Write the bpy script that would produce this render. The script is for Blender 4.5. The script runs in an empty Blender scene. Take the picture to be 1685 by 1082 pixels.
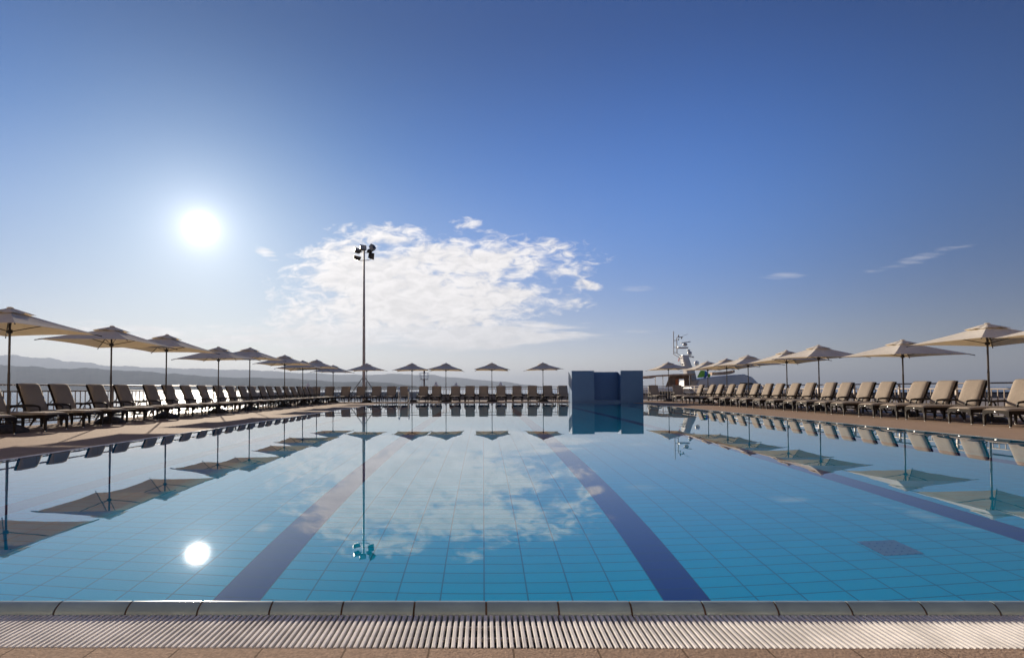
import bpy, bmesh, math, random
from mathutils import Matrix, Vector
random.seed(7)
sc = bpy.context.scene
COL = sc.collection
rad = math.radians

# ------------------------------------------------------------------ camera
cam = bpy.data.cameras.new("camera")
cam_o = bpy.data.objects.new("camera", cam)
COL.objects.link(cam_o)
cam_o.matrix_world = (Matrix.Translation((0, 0, .75)) @ Matrix.Rotation(rad(.62), 4, 'Z')
                      @ Matrix.Rotation(rad(91.6), 4, 'X') @ Matrix.Rotation(-.0042, 4, 'Z'))
cam.sensor_fit = 'HORIZONTAL'
cam.sensor_width = 36.0
cam.lens = 900 / 1685 * 36
cam.shift_x = (842.5 - 785.3) / 1685
cam.shift_y = (613.4 - 541) / 1685
cam.clip_start = .05
cam.clip_end = 60000
sc.camera = cam_o

# ------------------------------------------------------------------ light
SUN = Vector((-.44763, .85678, .25603)).normalized()
EL = math.asin(SUN.z)
AZ = math.atan2(SUN.x, SUN.y)
sc.view_settings.view_transform = 'Standard'
sc.view_settings.look = 'None'
sc.view_settings.exposure = 1.0
sc.view_settings.gamma = 1.0
sc.cycles.max_bounces = 10
sc.cycles.transparent_max_bounces = 12
sc.cycles.caustics_reflective = True
sc.cycles.caustics_refractive = True
sc.cycles.sample_clamp_indirect = 6.0
sc.cycles.blur_glossy = 0.2

sun_d = bpy.data.lights.new("sun", 'SUN')
sun_d.energy = 5.0
sun_d.color = (1.0, .87, .70)
sun_d.angle = rad(.53)
sun_d.cycles.is_caustics_light = True
sun = bpy.data.objects.new("sun", sun_d)
COL.objects.link(sun)
sun.rotation_euler = SUN.to_track_quat('Z', 'Y').to_euler()
sun.location = (0, 0, 30)


class NT:
    """small helper to write node graphs as expressions"""
    def __init__(self, tree):
        self.t = tree
        tree.nodes.clear()

    def n(self, kind, **kw):
        nd = self.t.nodes.new(kind)
        for k, v in kw.items():
            setattr(nd, k, v)
        return nd

    def put(self, sock, v):
        if isinstance(v, bpy.types.NodeSocket):
            self.t.links.new(v, sock)
        elif v is not None:
            if sock.type == 'RGBA' and len(v) == 3:
                v = (*v, 1)
            sock.default_value = v

    def m(self, op, a, b=None, c=None, clamp=False):
        nd = self.n('ShaderNodeMath', operation=op)
        nd.use_clamp = clamp
        for i, v in enumerate((a, b, c)):
            if v is not None:
                self.put(nd.inputs[i], v)
        return nd.outputs[0]

    def mix(self, f, a, b, mode='MIX', clamp=True):
        nd = self.n('ShaderNodeMix', data_type='RGBA', blend_type=mode)
        nd.clamp_factor = clamp
        self.put(nd.inputs[0], f)
        self.put(nd.inputs[6], a)
        self.put(nd.inputs[7], b)
        return nd.outputs[2]

    def ss(self, v, lo, hi, a=0.0, b=1.0):
        nd = self.n('ShaderNodeMapRange', interpolation_type='SMOOTHSTEP')
        self.put(nd.inputs[0], v)
        nd.inputs[1].default_value = lo
        nd.inputs[2].default_value = hi
        nd.inputs[3].default_value = a
        nd.inputs[4].default_value = b
        return nd.outputs[0]

    def noise(self, vec, scale, detail=4, rough=.5, dist=0.0):
        nd = self.n('ShaderNodeTexNoise')
        if vec is not None:
            self.put(nd.inputs['Vector'], vec)
        nd.inputs['Scale'].default_value = scale
        nd.inputs['Detail'].default_value = detail
        nd.inputs['Roughness'].default_value = rough
        nd.inputs['Distortion'].default_value = dist
        return nd.outputs[0]

    def comb(self, x, y, z=0.0):
        nd = self.n('ShaderNodeCombineXYZ')
        for i, v in enumerate((x, y, z)):
            self.put(nd.inputs[i], v)
        return nd.outputs[0]

    def sep(self, v):
        nd = self.n('ShaderNodeSeparateXYZ')
        self.put(nd.inputs[0], v)
        return nd.outputs


# ------------------------------------------------------------------ sky
world = bpy.data.worlds.new("World")
sc.world = world
world.use_nodes = True
g = NT(world.node_tree)
sky = g.n('ShaderNodeTexSky', sky_type='NISHITA')
sky.sun_disc = False
sky.sun_elevation = EL
sky.sun_rotation = AZ
sky.altitude = 0
sky.air_density = 1.0
sky.dust_density = 0.6
sky.ozone_density = 3.0
HORIZON = (15.5, 11.0, 7.0)
d = g.n('ShaderNodeTexCoord').outputs['Generated']
dx, dy, dz = g.sep(d)
dot = g.n('ShaderNodeVectorMath', operation='DOT_PRODUCT')
g.put(dot.inputs[0], d)
dot.inputs[1].default_value = SUN
cosang = g.m('MAXIMUM', dot.outputs['Value'], 0.0)
SKY_TINT = (0.33, 0.71, 1.29)
col = g.mix(1.0, sky.outputs[0], SKY_TINT, 'MULTIPLY')
# the bright side of the sky is compressed, the side away from the sun kept deep
lum = g.n('ShaderNodeVectorMath', operation='DOT_PRODUCT')
g.put(lum.inputs[0], col)
lum.inputs[1].default_value = (.25, .55, .2)
k = g.m('DIVIDE', 2.45, g.m('ADD', 1.0, g.m('MULTIPLY', lum.outputs['Value'], .80)))
k = g.m('MULTIPLY', k, g.ss(dot.outputs['Value'], .28, .74, .52, 1.0))
k = g.m('MULTIPLY', k, g.ss(dot.outputs['Value'], -.6, .25, 3.0, 1.0))
k = g.m('MULTIPLY', k, g.ss(dz, .24, .60, 1.32, .48))
col = g.mix(1.0, col, g.comb(k, k, k), 'MULTIPLY')
col = g.mix(1.0, col, g.mix(g.ss(dz, .25, .6), (1, 1, 1), (.62, 1.02, 1.22)), 'MULTIPLY')
back = g.ss(dot.outputs['Value'], -.5, .1, 1.0, 0.0)
col = g.mix(1.0, col, g.mix(back, (1, 1, 1), (1.5, 1.0, .72)), 'MULTIPLY')
# pale band of air lying on the horizon, brighter under the sun
hz = g.m('POWER', 2.718, g.m('MULTIPLY', g.m('MAXIMUM', dz, 0.0), -16.0))
hz = g.m('MULTIPLY', hz, g.ss(dot.outputs['Value'], .3, .95, .34, 1.0))
nd = g.n('ShaderNodeVectorMath', operation='ADD')
g.put(nd.inputs[0], col)
g.put(nd.inputs[1], g.mix(1.0, g.comb(hz, hz, hz), HORIZON, 'MULTIPLY'))
col = nd.outputs[0]
# circumsolar aureole: forward scattering, a function of the angle to the sun only
def lobe(power, amp, tint):
    v = g.m('MULTIPLY', g.m('POWER', cosang, power), amp)
    return g.mix(1.0, g.comb(v, v, v), tint, 'MULTIPLY')
GLOW = [(16000.0, 300.0, (1, .97, .9)), (1800.0, 5.5, (1, .96, .90)), (350.0, 2.6, (1, .97, .93)), (60.0, 2.0, (1, .98, .95))]
for pw, am, tn in GLOW:
    nd = g.n('ShaderNodeVectorMath', operation='ADD')
    g.put(nd.inputs[0], col)
    g.put(nd.inputs[1], lobe(pw, am, tn))
    col = nd.outputs[0]
# the wide forward-scattered glow lives in the lower, dustier air
wv = g.m('MULTIPLY', g.m('MULTIPLY', g.m('POWER', cosang, 9.0), 3.4), g.ss(dz, .05, .42, 1.0, .05))
nd = g.n('ShaderNodeVectorMath', operation='ADD')
g.put(nd.inputs[0], col)
g.put(nd.inputs[1], g.mix(1.0, g.comb(wv, wv, wv), (1.0, .90, .72), 'MULTIPLY'))
col = nd.outputs[0]
# clouds, laid out on the vault of the sky by bearing (u) and height (v)
ysafe = g.m('MAXIMUM', dy, .05)
u = g.m('DIVIDE', dx, ysafe)
v = g.m('DIVIDE', dz, ysafe)
cp = g.comb(g.m('MULTIPLY', u, 1.0), g.m('MULTIPLY', v, 2.3), 0.0)
n_big = g.noise(cp, 7.0, 6, .62, .25)
n_fine = g.noise(cp, 30.0, 7, .60, .7)
cp2 = g.comb(g.m('MULTIPLY', u, .55), g.m('MULTIPLY', v, 4.5), 3.0)
n_str = g.noise(cp2, 16.0, 7, .62, .3)
# (px, py, rx, ry, weight, tilt)
def ell(px, py, rx, ry, w, tilt=0.0):
    cu, cv = (px - 795) / 900, (638.5 - py) / 900
    a = g.m('SUBTRACT', u, cu)
    b = g.m('SUBTRACT', v, cv)
    if tilt:
        b = g.m('SUBTRACT', b, g.m('MULTIPLY', a, tilt))
    a = g.m('DIVIDE', a, rx / 900)
    b = g.m('DIVIDE', b, ry / 900)
    r = g.m('ADD', g.m('MULTIPLY', a, a), g.m('MULTIPLY', b, b))
    return g.m('MULTIPLY', g.m('SUBTRACT', 1.0, r), w)
main = [ell(655, 462, 195, 72, 1.0), ell(795, 428, 160, 40, .9, .02), ell(640, 385, 85, 20, .8, -.1), ell(560, 412, 75, 26, .6, .3),
        ell(770, 362, 20, 9, .40), ell(690, 503, 235, 50, 1.25, .05), ell(964, 469, 17, 6, .38, -.2), ell(890, 497, 60, 12, .35)]
acc = main[0]
for e in main[1:]:
    acc = g.m('MAXIMUM', acc, e)
dens = g.m('ADD', g.m('MULTIPLY', g.m('MAXIMUM', acc, -1.6), .42), g.m('ADD', g.m('MULTIPLY', g.m('SUBTRACT', n_big, .5), 1.5), g.m('MULTIPLY', g.m('SUBTRACT', n_fine, .5), 1.25)))
m1 = g.m('MULTIPLY', g.ss(dens, -.14, .36), .93)
stre = [ell(620, 550, 370, 24, 1.1), ell(780, 552, 200, 24, 1.5, .03), ell(230, 548, 340, 17, .7, -.04), ell(560, 520, 130, 16, .6),
ell(435, 412, 20, 9, .7, -.4), ell(120, 580, 300, 10, .3)]
acc2 = stre[0]
for e in stre[1:]:
    acc2 = g.m('MAXIMUM', acc2, e)
dens2 = g.m('ADD', g.m('MULTIPLY', g.m('MAXIMUM', acc2, -1.6), .40), g.m('MULTIPLY', g.m('SUBTRACT', n_str, .5), 1.8))
m2 = g.m('MULTIPLY', g.ss(dens2, -.08, .45), .80)
acc3 = None
for e in (ell(1300, 455, 44, 8, .9, .1), ell(1508, 430, 85, 10, .9, .25), ell(1045, 477, 36, 6, .7), ell(1050, 546, 50, 4, .8)):
    acc3 = e if acc3 is None else g.m('MAXIMUM', acc3, e)
dens3 = g.m('ADD', g.m('MULTIPLY', g.m('MAXIMUM', acc3, -1.6), .40), g.m('MULTIPLY', g.m('SUBTRACT', n_str, .5), 1.8))
m3 = g.m('MULTIPLY', g.ss(dens3, .05, .75), .42)
mask = g.m('MAXIMUM', g.m('MAXIMUM', m1, m2), m3)
shade = g.ss(n_fine, .34, .66, .88, 1.05)
shade = g.m('MULTIPLY', shade, g.ss(n_big, .3, .7, 1.04, .93))
shc = g.comb(shade, shade, shade)
CLOUD = (11.0, 10.5, 10.2)
ccol = g.mix(1.0, CLOUD, shc, 'MULTIPLY')
# clouds close to the sun take its glow
nd = g.n('ShaderNodeVectorMath', operation='ADD')
g.put(nd.inputs[0], ccol)
g.put(nd.inputs[1], lobe(60.0, 2.0, (1, .97, .92)))
ccol = nd.outputs[0]
col = g.mix(mask, col, ccol)
bg = g.n('ShaderNodeBackground')
g.put(bg.inputs[0], col)
bg.inputs[1].default_value = 0.05
wo = g.n('ShaderNodeOutputWorld')
g.t.links.new(bg.outputs[0], wo.inputs[0])
world.cycles.sampling_method = 'MANUAL'
world.cycles.sample_map_resolution = 1024


# ------------------------------------------------------------------ mesh helpers
class MB:
    def __init__(s):
        s.v, s.f = [], []

    def add(s, vs, fs):
        b = len(s.v)
        s.v += [tuple(p) for p in vs]
        s.f += [tuple(i + b for i in f) for f in fs]
        return s

    def box(s, x0, x1, y0, y1, z0, z1, M=None):
        vs = [Vector((x, y, z)) for x in (x0, x1) for y in (y0, y1) for z in (z0, z1)]
        if M is not None:
            vs = [M @ p for p in vs]
        return s.add(vs, [(0, 1, 3, 2), (4, 6, 7, 5), (0, 4, 5, 1), (2, 3, 7, 6), (0, 2, 6, 4), (1, 5, 7, 3)])

    def prism(s, poly, y0, y1, axis='y'):
        """poly of (x,z) extruded in y"""
        n = len(poly)
        vs = [(x, y0, z) for x, z in poly] + [(x, y1, z) for x, z in poly]
        fs = [tuple(range(n)), tuple(range(2 * n - 1, n - 1, -1))]
        fs += [(i, i + n, (i + 1) % n + n, (i + 1) % n) for i in range(n)]
        return s.add(vs, fs)

    def tube(s, pts, r, n=8, cap=True, sy=1.0):
        pts = [Vector(p) for p in pts]
        rs = r if isinstance(r, (list, tuple)) else [r] * len(pts)
        vs, fs = [], []
        for i, p in enumerate(pts):
            t = (pts[min(i + 1, len(pts) - 1)] - pts[max(i - 1, 0)]).normalized()
            a = Vector((0, 0, 1)) if abs(t.z) < .9 else Vector((0, 1, 0))
            e1 = t.cross(a).normalized()
            e2 = t.cross(e1).normalized()
            for k in range(n):
                q = 2 * math.pi * k / n + math.pi / n
                vs.append(p + (e1 * math.cos(q) + e2 * math.sin(q) * sy) * rs[i])
        for i in range(len(pts) - 1):
            for k in range(n):
                a, b = i * n + k, i * n + (k + 1) % n
                fs.append((a, b, b + n, a + n))
        if cap:
            fs.append(tuple(range(n - 1, -1, -1)))
            fs.append(tuple(range((len(pts) - 1) * n, len(pts) * n)))
        return s.add(vs, fs)

    def lathe(s, prof, c=(0, 0, 0), n=20):
        vs, fs = [], []
        for r, z in prof:
            for k in range(n):
                q = 2 * math.pi * k / n
                vs.append((c[0] + r * math.cos(q), c[1] + r * math.sin(q), c[2] + z))
        m = len(prof)
        for i in range(m - 1):
            for k in range(n):
                a, b = i * n + k, i * n + (k + 1) % n
                fs.append((a, b, b + n, a + n))
        fs.append(tuple(range(n - 1, -1, -1)))
        fs.append(tuple(range((m - 1) * n, m * n)))
        return s.add(vs, fs)

    def mesh(s, name, mat, smooth=False, bevel=0, seg=2):
        me = bpy.data.meshes.new(name)
        me.from_pydata(s.v, [], s.f)
        bm = bmesh.new()
        bm.from_mesh(me)
        if bevel:
            bmesh.ops.bevel(bm, geom=bm.edges[:], offset=bevel, segments=seg, affect='EDGES', profile=.6, clamp_overlap=True)
        bmesh.ops.recalc_face_normals(bm, faces=bm.faces)
        bm.to_mesh(me)
        bm.free()
        if smooth or bevel:
            for p in me.polygons:
                p.use_smooth = True
            if not smooth == 'full':
                try:
                    me.set_sharp_from_angle(angle=rad(40))
                except Exception:
                    pass
        if mat:
            me.materials.append(mat)
        return me

    def build(s, name, mat, parent=None, **kw):
        return link(name, s.mesh(name, mat, **kw), parent)


def link(name, me, parent=None, loc=None):
    o = bpy.data.objects.new(name, me)
    COL.objects.link(o)
    if parent is not None:
        o.parent = parent
    if loc:
        o.location = loc
    return o


def empty(name, loc=(0, 0, 0), rz=0.0):
    o = bpy.data.objects.new(name, None)
    o.empty_display_size = .2
    COL.objects.link(o)
    o.location = loc
    o.rotation_euler = (0, 0, rz)
    return o


def tag(o, label=None, cat=None, group=None, kind=None):
    if label: o['label'] = label
    if cat: o['category'] = cat
    if group: o['group'] = group
    if kind: o['kind'] = kind
    return o


def structure(o):
    o['kind'] = 'structure'
    return o


def dup(root, loc, rz, label):
    def cp(o, par):
        c = o.copy()
        COL.objects.link(c)
        c.parent = par
        for ch in kids[o.name]:
            cp(ch, c)
        return c
    kids = {}
    def scan(o):
        kids[o.name] = list(o.children)
        for ch in o.children: scan(ch)
    scan(root)
    r = cp(root, None)
    r.location = loc
    r.rotation_euler = (0, 0, rz)
    r['label'] = label
    return r


# ------------------------------------------------------------------ materials
def new_mat(name):
    m = bpy.data.materials.new(name)
    m.use_nodes = True
    return m, NT(m.node_tree)


def finish(g, bsdf, vol=None):
    o = g.n('ShaderNodeOutputMaterial')
    g.t.links.new(bsdf, o.inputs[0])


def bump(g, h, strength, dist):
    b = g.n('ShaderNodeBump')
    b.inputs['Strength'].default_value = strength
    b.inputs['Distance'].default_value = dist
    g.put(b.inputs['Height'], h)
    return b.outputs[0]


def pbr(name, colr, rough=.6, metal=0.0, var=.12, nscale=6.0, bstr=0.0, bscale=60.0, bdist=.002, spec=.5, colr2=None, coat=0):
    m, g = new_mat(name)
    tc = g.n('ShaderNodeTexCoord').outputs['Object']
    p = g.n('ShaderNodeBsdfPrincipled')
    c2 = colr2 or tuple(max(0, c * (1 - 2 * var)) for c in colr)
    nz = g.ss(g.noise(tc, nscale, 5, .6), .35, .65)
    g.put(p.inputs['Base Color'], g.mix(nz, colr, c2))
    p.inputs['Roughness'].default_value = rough
    p.inputs['Metallic'].default_value = metal
    p.inputs['Specular IOR Level'].default_value = spec
    if coat: p.inputs['Coat Weight'].default_value = coat
    if bstr:
        g.put(p.inputs['Normal'], bump(g, g.noise(tc, bscale, 3, .6), bstr, bdist))
    finish(g, p.outputs[0])
    return m


def fabric(name, colr, weave=900.0):
    m, g = new_mat(name)
    tc = g.n('ShaderNodeTexCoord').outputs['Object']
    p = g.n('ShaderNodeBsdfPrincipled')
    x, y, z = g.sep(tc)
    w = g.m('MULTIPLY', g.m('SINE', g.m('MULTIPLY', g.m('ADD', x, z), weave)), g.m('SINE', g.m('MULTIPLY', y, weave)))
    nz = g.ss(g.noise(tc, 5.0, 6, .65), .3, .7)
    c = g.mix(nz, colr, tuple(k * .84 for k in colr))
    c = g.mix(g.m('MULTIPLY', g.noise(tc, 220.0, 2, .7), .35), c, tuple(k * .6 for k in colr))
    g.put(p.inputs['Base Color'], c)
    p.inputs['Roughness'].default_value = .92
    p.inputs['Specular IOR Level'].default_value = .2
    h = g.m('ADD', g.m('MULTIPLY', w, .3), g.m('MULTIPLY', g.noise(tc, 9.0, 3, .5), 4.0))
    g.put(p.inputs['Normal'], bump(g, h, .5, .004))
    finish(g, p.outputs[0])
    return m


def wicker(name, colr):
    m, g = new_mat(name)
    tc = g.n('ShaderNodeTexCoord').outputs['Object']
    p = g.n('ShaderNodeBsdfPrincipled')
    x, y, z = g.sep(tc)
    a = g.m('SINE', g.m('MULTIPLY', g.m('ADD', x, y), 420.0))
    b = g.m('SINE', g.m('MULTIPLY', z, 520.0))
    w = g.m('MULTIPLY', a, b)
    c = g.mix(g.ss(w, -.6, .8), tuple(k * .45 for k in colr), colr)
    c = g.mix(g.ss(g.noise(tc, 8.0, 4, .6), .3, .7), c, tuple(k * .7 for k in colr))
    g.put(p.inputs['Base Color'], c)
    p.inputs['Roughness'].default_value = .65
    p.inputs['Specular IOR Level'].default_value = .12
    g.put(p.inputs['Normal'], bump(g, w, .6, .002))
    finish(g, p.outputs[0])
    return m


def canopy_mat():
    m, g = new_mat("canopy_cloth")
    tc = g.n('ShaderNodeTexCoord').outputs['Object']
    nz = g.ss(g.noise(tc, 2.5, 5, .6), .3, .7)
    c = g.mix(nz, (.88, .85, .79), (.80, .76, .70))
    c = g.mix(g.m('MULTIPLY', g.noise(tc, 150.0, 2, .6), .3), c, (.55, .5, .43))
    nrm = bump(g, g.m('ADD', g.noise(tc, 7.0, 3, .5), g.m('MULTIPLY', g.noise(tc, 300.0, 1, .5), .04)), .5, .02)
    di = g.n('ShaderNodeBsdfDiffuse')
    g.put(di.inputs['Color'], c)
    g.put(di.inputs['Normal'], nrm)
    tr = g.n('ShaderNodeBsdfTranslucent')
    g.put(tr.inputs['Color'], g.mix(1.0, c, (1.0, .90, .72), 'MULTIPLY'))
    g.put(tr.inputs['Normal'], nrm)
    mx = g.n('ShaderNodeMixShader')
    mx.inputs[0].default_value = .42
    g.t.links.new(di.outputs[0], mx.inputs[1])
    g.t.links.new(tr.outputs[0], mx.inputs[2])
    finish(g, mx.outputs[0])
    return m


def line_mask(g, coord, period, width, offset=0.0):
    f = g.m('FRACT', g.m('DIVIDE', g.m('ADD', coord, offset), period))
    dd = g.m('ABSOLUTE', g.m('SUBTRACT', f, .5))          # .5 at the joint
    dd = g.m('MULTIPLY', g.m('SUBTRACT', .5, dd), period)   # metres from the joint
    return g.ss(dd, width * .35, width * .65, 1.0, 0.0)


def tile_mat(name, colr, colr2, grout, px, py, gw, ox=0.0, oy=0.0, rough=1.0, wall=False, bstr=.3, grain=0.0, spec=.5, lipscale=25.0):
    """rectangular tiles px by py metres with grout joints, each tile a little different"""
    m, g = new_mat(name)
    tc = g.n('ShaderNodeTexCoord').outputs['Object']
    x, y, z = g.sep(tc)
    if wall:
        geo = g.n('ShaderNodeNewGeometry')
        nx, ny, nz_ = g.sep(geo.outputs['Normal'])
        sel = g.m('GREATER_THAN', g.m('ABSOLUTE', nx), .7)
        a = g.m('ADD', g.m('MULTIPLY', x, g.m('SUBTRACT', 1.0, sel)), g.m('MULTIPLY', y, sel))
        b = z
    else:
        a, b = x, y
    mk = g.m('MAXIMUM', line_mask(g, a, px, gw, ox), line_mask(g, b, py, gw, oy))
    ia = g.m('FLOOR', g.m('DIVIDE', g.m('ADD', a, ox), px))
    ib = g.m('FLOOR', g.m('DIVIDE', g.m('ADD', b, oy), py))
    wn = g.n('ShaderNodeTexWhiteNoise', noise_dimensions='2D')
    g.put(wn.inputs['Vector'], g.comb(ia, ib))
    t = g.m('MULTIPLY', g.m('ADD', wn.outputs[0], g.noise(tc, 1.2, 5, .6)), .5)
    c = g.mix(t, colr, colr2)
    if grain:
        c = g.mix(g.m('MULTIPLY', g.ss(g.noise(tc, 90.0, 4, .7), .35, .65), grain), c, tuple(k * .55 for k in colr2))
        # dried water marks and foot traffic
        c = g.mix(g.m('MULTIPLY', g.ss(g.noise(tc, .7, 6, .65), .45, .7), .28), c, tuple(k * .72 for k in colr2))
    c = g.mix(g.m('MULTIPLY', mk, .85), c, grout)
    p = g.n('ShaderNodeBsdfPrincipled')
    g.put(p.inputs['Base Color'], c)
    p.inputs['Roughness'].default_value = rough
    p.inputs['Specular IOR Level'].default_value = spec
    h = g.m('SUBTRACT', g.m('MULTIPLY', g.noise(tc, lipscale, 3, .6), .9 if grain else .1), g.m('MULTIPLY', mk, .12))
    g.put(p.inputs['Normal'], bump(g, h, bstr, .003))
    finish(g, p.outputs[0])
    return m


M = {}
M['cushion'] = fabric("cushion_taupe", (.31, .255, .205))
M['wicker'] = wicker("wicker_brown", (.021, .0145, .011))
M['frame'] = pbr("frame_brown", (.024, .017, .013), .5, var=.2, nscale=12, spec=.3)
M['silver'] = pbr("foot_silver", (.75, .74, .72), .25, .9, var=.05)
M['canopy'] = canopy_mat()
M['pole'] = pbr("pole_bronze", (.045, .032, .027), .30, .3, var=.15, nscale=9, spec=.6)
M['rib'] = pbr("rib_dark", (.04, .03, .025), .5, 0, var=.2)
M['base'] = pbr("base_stone", (.055, .045, .04), .85, var=.3, nscale=14, bstr=.6, bscale=90)
M['rail'] = pbr("rail_metal", (.30, .24, .20), .45, .15, var=.12, nscale=3, spec=.35)
M['rail_l'] = M['rail']
M['chrome'] = pbr("chrome", (.62, .66, .72), .14, 1.0, var=.04)
M['mast'] = pbr("mast_galv", (.34, .29, .27), .5, .3, var=.15, nscale=3)
M['lamp_box'] = pbr("lamp_box", (.055, .042, .038), .4, .2, var=.2, nscale=8)
M['lamp_glass'] = pbr("lamp_glass", (.35, .33, .3), .08, 0, var=.1, spec=.8)
M['deck'] = tile_mat("deck_tiles", (.44, .31, .225), (.35, .25, .18), (.13, .09, .06), .25, .25, .006, ox=-.086 + .25, oy=.095,
                     rough=.9, grain=.65, bstr=1.0, spec=.03, lipscale=130.0)
M['floor'] = tile_mat("pool_floor_tiles", (.003, .52, .74), (.003, .45, .64), (.01, .18, .24), .25, .125, .009, oy=.04, rough=1.0, spec=0.0, bstr=.05)
M['wallt'] = tile_mat("pool_wall_tiles", (.003, .52, .74), (.003, .45, .64), (.01, .18, .24), .25, .125, .009, rough=1.0, spec=0.0, wall=True, bstr=.05)
M['lane'] = tile_mat("lane_tiles", (.005, .018, .15), (.004, .014, .13), (.012, .028, .085), .25, .125, .010, oy=.04, rough=1.0, spec=0.0, bstr=.05)
M['coping'] = pbr("coping_glaze", (.27, .36, .39), .16, 0, var=.10, nscale=5, spec=.5)
M['grout'] = pbr("grout_brown", (.10, .055, .035), .9, var=.3, nscale=40)
M['grate'] = pbr("grate_plastic", (.72, .68, .64), .85, 0, var=.12, nscale=7, bstr=.15, bscale=200, spec=.08)
M['channel'] = pbr("channel_dark", (.24, .22, .20), .85, var=.3, spec=.1)
M['block'] = tile_mat("block_mosaic", (.068, .155, .30), (.055, .130, .26), (.10, .19, .31), .05, .05, .004, rough=.4, spec=.15, wall=True, bstr=.1)
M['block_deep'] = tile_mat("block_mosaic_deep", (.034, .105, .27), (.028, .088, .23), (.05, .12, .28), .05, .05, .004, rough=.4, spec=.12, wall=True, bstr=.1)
M['concrete'] = pbr("quay_concrete", (.24, .20, .18), .85, var=.25, nscale=.8, bstr=.4, bscale=12, bdist=.01)
M['dark_band'] = pbr("quay_coping_dark", (.035, .03, .035), .7, var=.2, nscale=2)
M['yacht'] = pbr("gelcoat", (.42, .41, .41), .28, 0, var=.08, nscale=.6, spec=.6)
M['yglass'] = pbr("tinted_glass", (.01, .01, .012), .06, spec=.8)
M['tan'] = pbr("awning_tan", (.50, .34, .24), .85, var=.2, nscale=2)
M['tentb'] = pbr("enclosure_brown", (.20, .125, .085), .85, var=.2, nscale=2)
M['orange'] = pbr("orange_cloth", (.50, .14, .04), .8)
M['green'] = pbr("green_vinyl", (.16, .46, .03), .4, nscale=2)
M['blue'] = pbr("blue_vinyl", (.03, .13, .42), .4, nscale=2)
M['red'] = pbr("red_paint", (.17, .03, .025), .5, var=.2, nscale=.8)
M['redw'] = pbr("buoy_red", (.55, .06, .07), .5)
M['white'] = pbr("white_paint", (.70, .68, .66), .5, var=.1)
M['folded'] = fabric("folded_cloth", (.82, .76, .72), 300)
m, g = new_mat("drain_plate")
tc = g.n('ShaderNodeTexCoord').outputs['Object']
x, y, z = g.sep(tc)
def cell(c): return g.m('SUBTRACT', g.m('FRACT', g.m('DIVIDE', g.m('ADD', c, 1.0), .05)), .5)
rr = g.m('SQRT', g.m('ADD', g.m('POWER', g.m('ABSOLUTE', cell(x)), 2.0), g.m('POWER', g.m('ABSOLUTE', cell(y)), 2.0)))
p = g.n('ShaderNodeBsdfPrincipled')
g.put(p.inputs['Base Color'], g.mix(g.ss(rr, .10, .14), (.14, .20, .18), g.mix(g.noise(tc, 20.0, 3, .5), (.48, .56, .48), (.38, .46, .40))))
p.inputs['Roughness'].default_value = 1.0
p.inputs['Specular IOR Level'].default_value = 0.0
finish(g, p.outputs[0])
M['drain'] = m
M['hole'] = pbr("drain_hole", (.01, .015, .02), .8)

WATER_EXTRA = .6
# pool water: clear dielectric with a barely moving surface
m, g = new_mat("pool_water")
tc = g.n('ShaderNodeTexCoord').outputs['Object']
wav = g.m('ADD', g.noise(tc, 1.6, 2, .5), g.m('MULTIPLY', g.noise(tc, 11.0, 2, .5), .05))
nrm = bump(g, wav, .05, .006)
rf = g.n('ShaderNodeBsdfGlass')
rf.inputs['IOR'].default_value = 1.333
rf.inputs['Roughness'].default_value = 0.0
rf.inputs['Color'].default_value = (.95, .99, 1.0, 1)
g.put(rf.inputs['Normal'], nrm)
gs = g.n('ShaderNodeBsdfGlossy')
gs.inputs['Roughness'].default_value = 0.0
g.put(gs.inputs['Normal'], nrm)
fr = g.n('ShaderNodeFresnel')
fr.inputs['IOR'].default_value = 1.333
g.put(fr.inputs['Normal'], nrm)
mx = g.n('ShaderNodeMixShader')
g.put(mx.inputs[0], g.m('MULTIPLY', fr.outputs[0], WATER_EXTRA, clamp=True))
g.t.links.new(rf.outputs[0], mx.inputs[1])
g.t.links.new(gs.outputs[0], mx.inputs[2])
finish(g, mx.outputs[0])
M['water'] = m

# sea
m, g = new_mat("sea_water")
p = g.n('ShaderNodeBsdfPrincipled')
tc = g.n('ShaderNodeTexCoord').outputs['Object']
p.inputs['Base Color'].default_value = (.012, .045, .10, 1)
p.inputs['Roughness'].default_value = .16
p.inputs['IOR'].default_value = 1.333
h = g.m('ADD', g.noise(tc, .35, 5, .62, .4), g.m('MULTIPLY', g.noise(tc, 2.2, 4, .6), .22))
g.put(p.inputs['Normal'], bump(g, h, .8, .45))
finish(g, p.outputs[0])
M['sea'] = m

# hills
m, g = new_mat("hill_scrub")
p = g.n('ShaderNodeBsdfPrincipled')
tc = g.n('ShaderNodeTexCoord').outputs['Object']
c = g.mix(g.ss(g.noise(tc, .004, 6, .65), .35, .65), (.018, .034, .040), (.036, .048, .05))
c = g.mix(g.ss(g.noise(tc, .03, 2, .5), .70, .74), c, (.16, .14, .12))
g.put(p.inputs['Base Color'], c)
p.inputs['Roughness'].default_value = 1.0
p.inputs['Specular IOR Level'].default_value = 0.0
finish(g, p.outputs[0])
M['hill'] = m

# ------------------------------------------------------------------ setting
PX0, PX1, PY0, PY1 = -5.13, 7.38, 1.95, 27.70     # pool water rectangle
CO = .052                                          # coping width
GR = .243                                          # grate width
ZD = -.025                                         # deck level
DX0, DX1, DY0, DY1 = -9.95, 11.95, -14.0, 32.75
ZF = -1.2
SEA = -4.0

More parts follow.
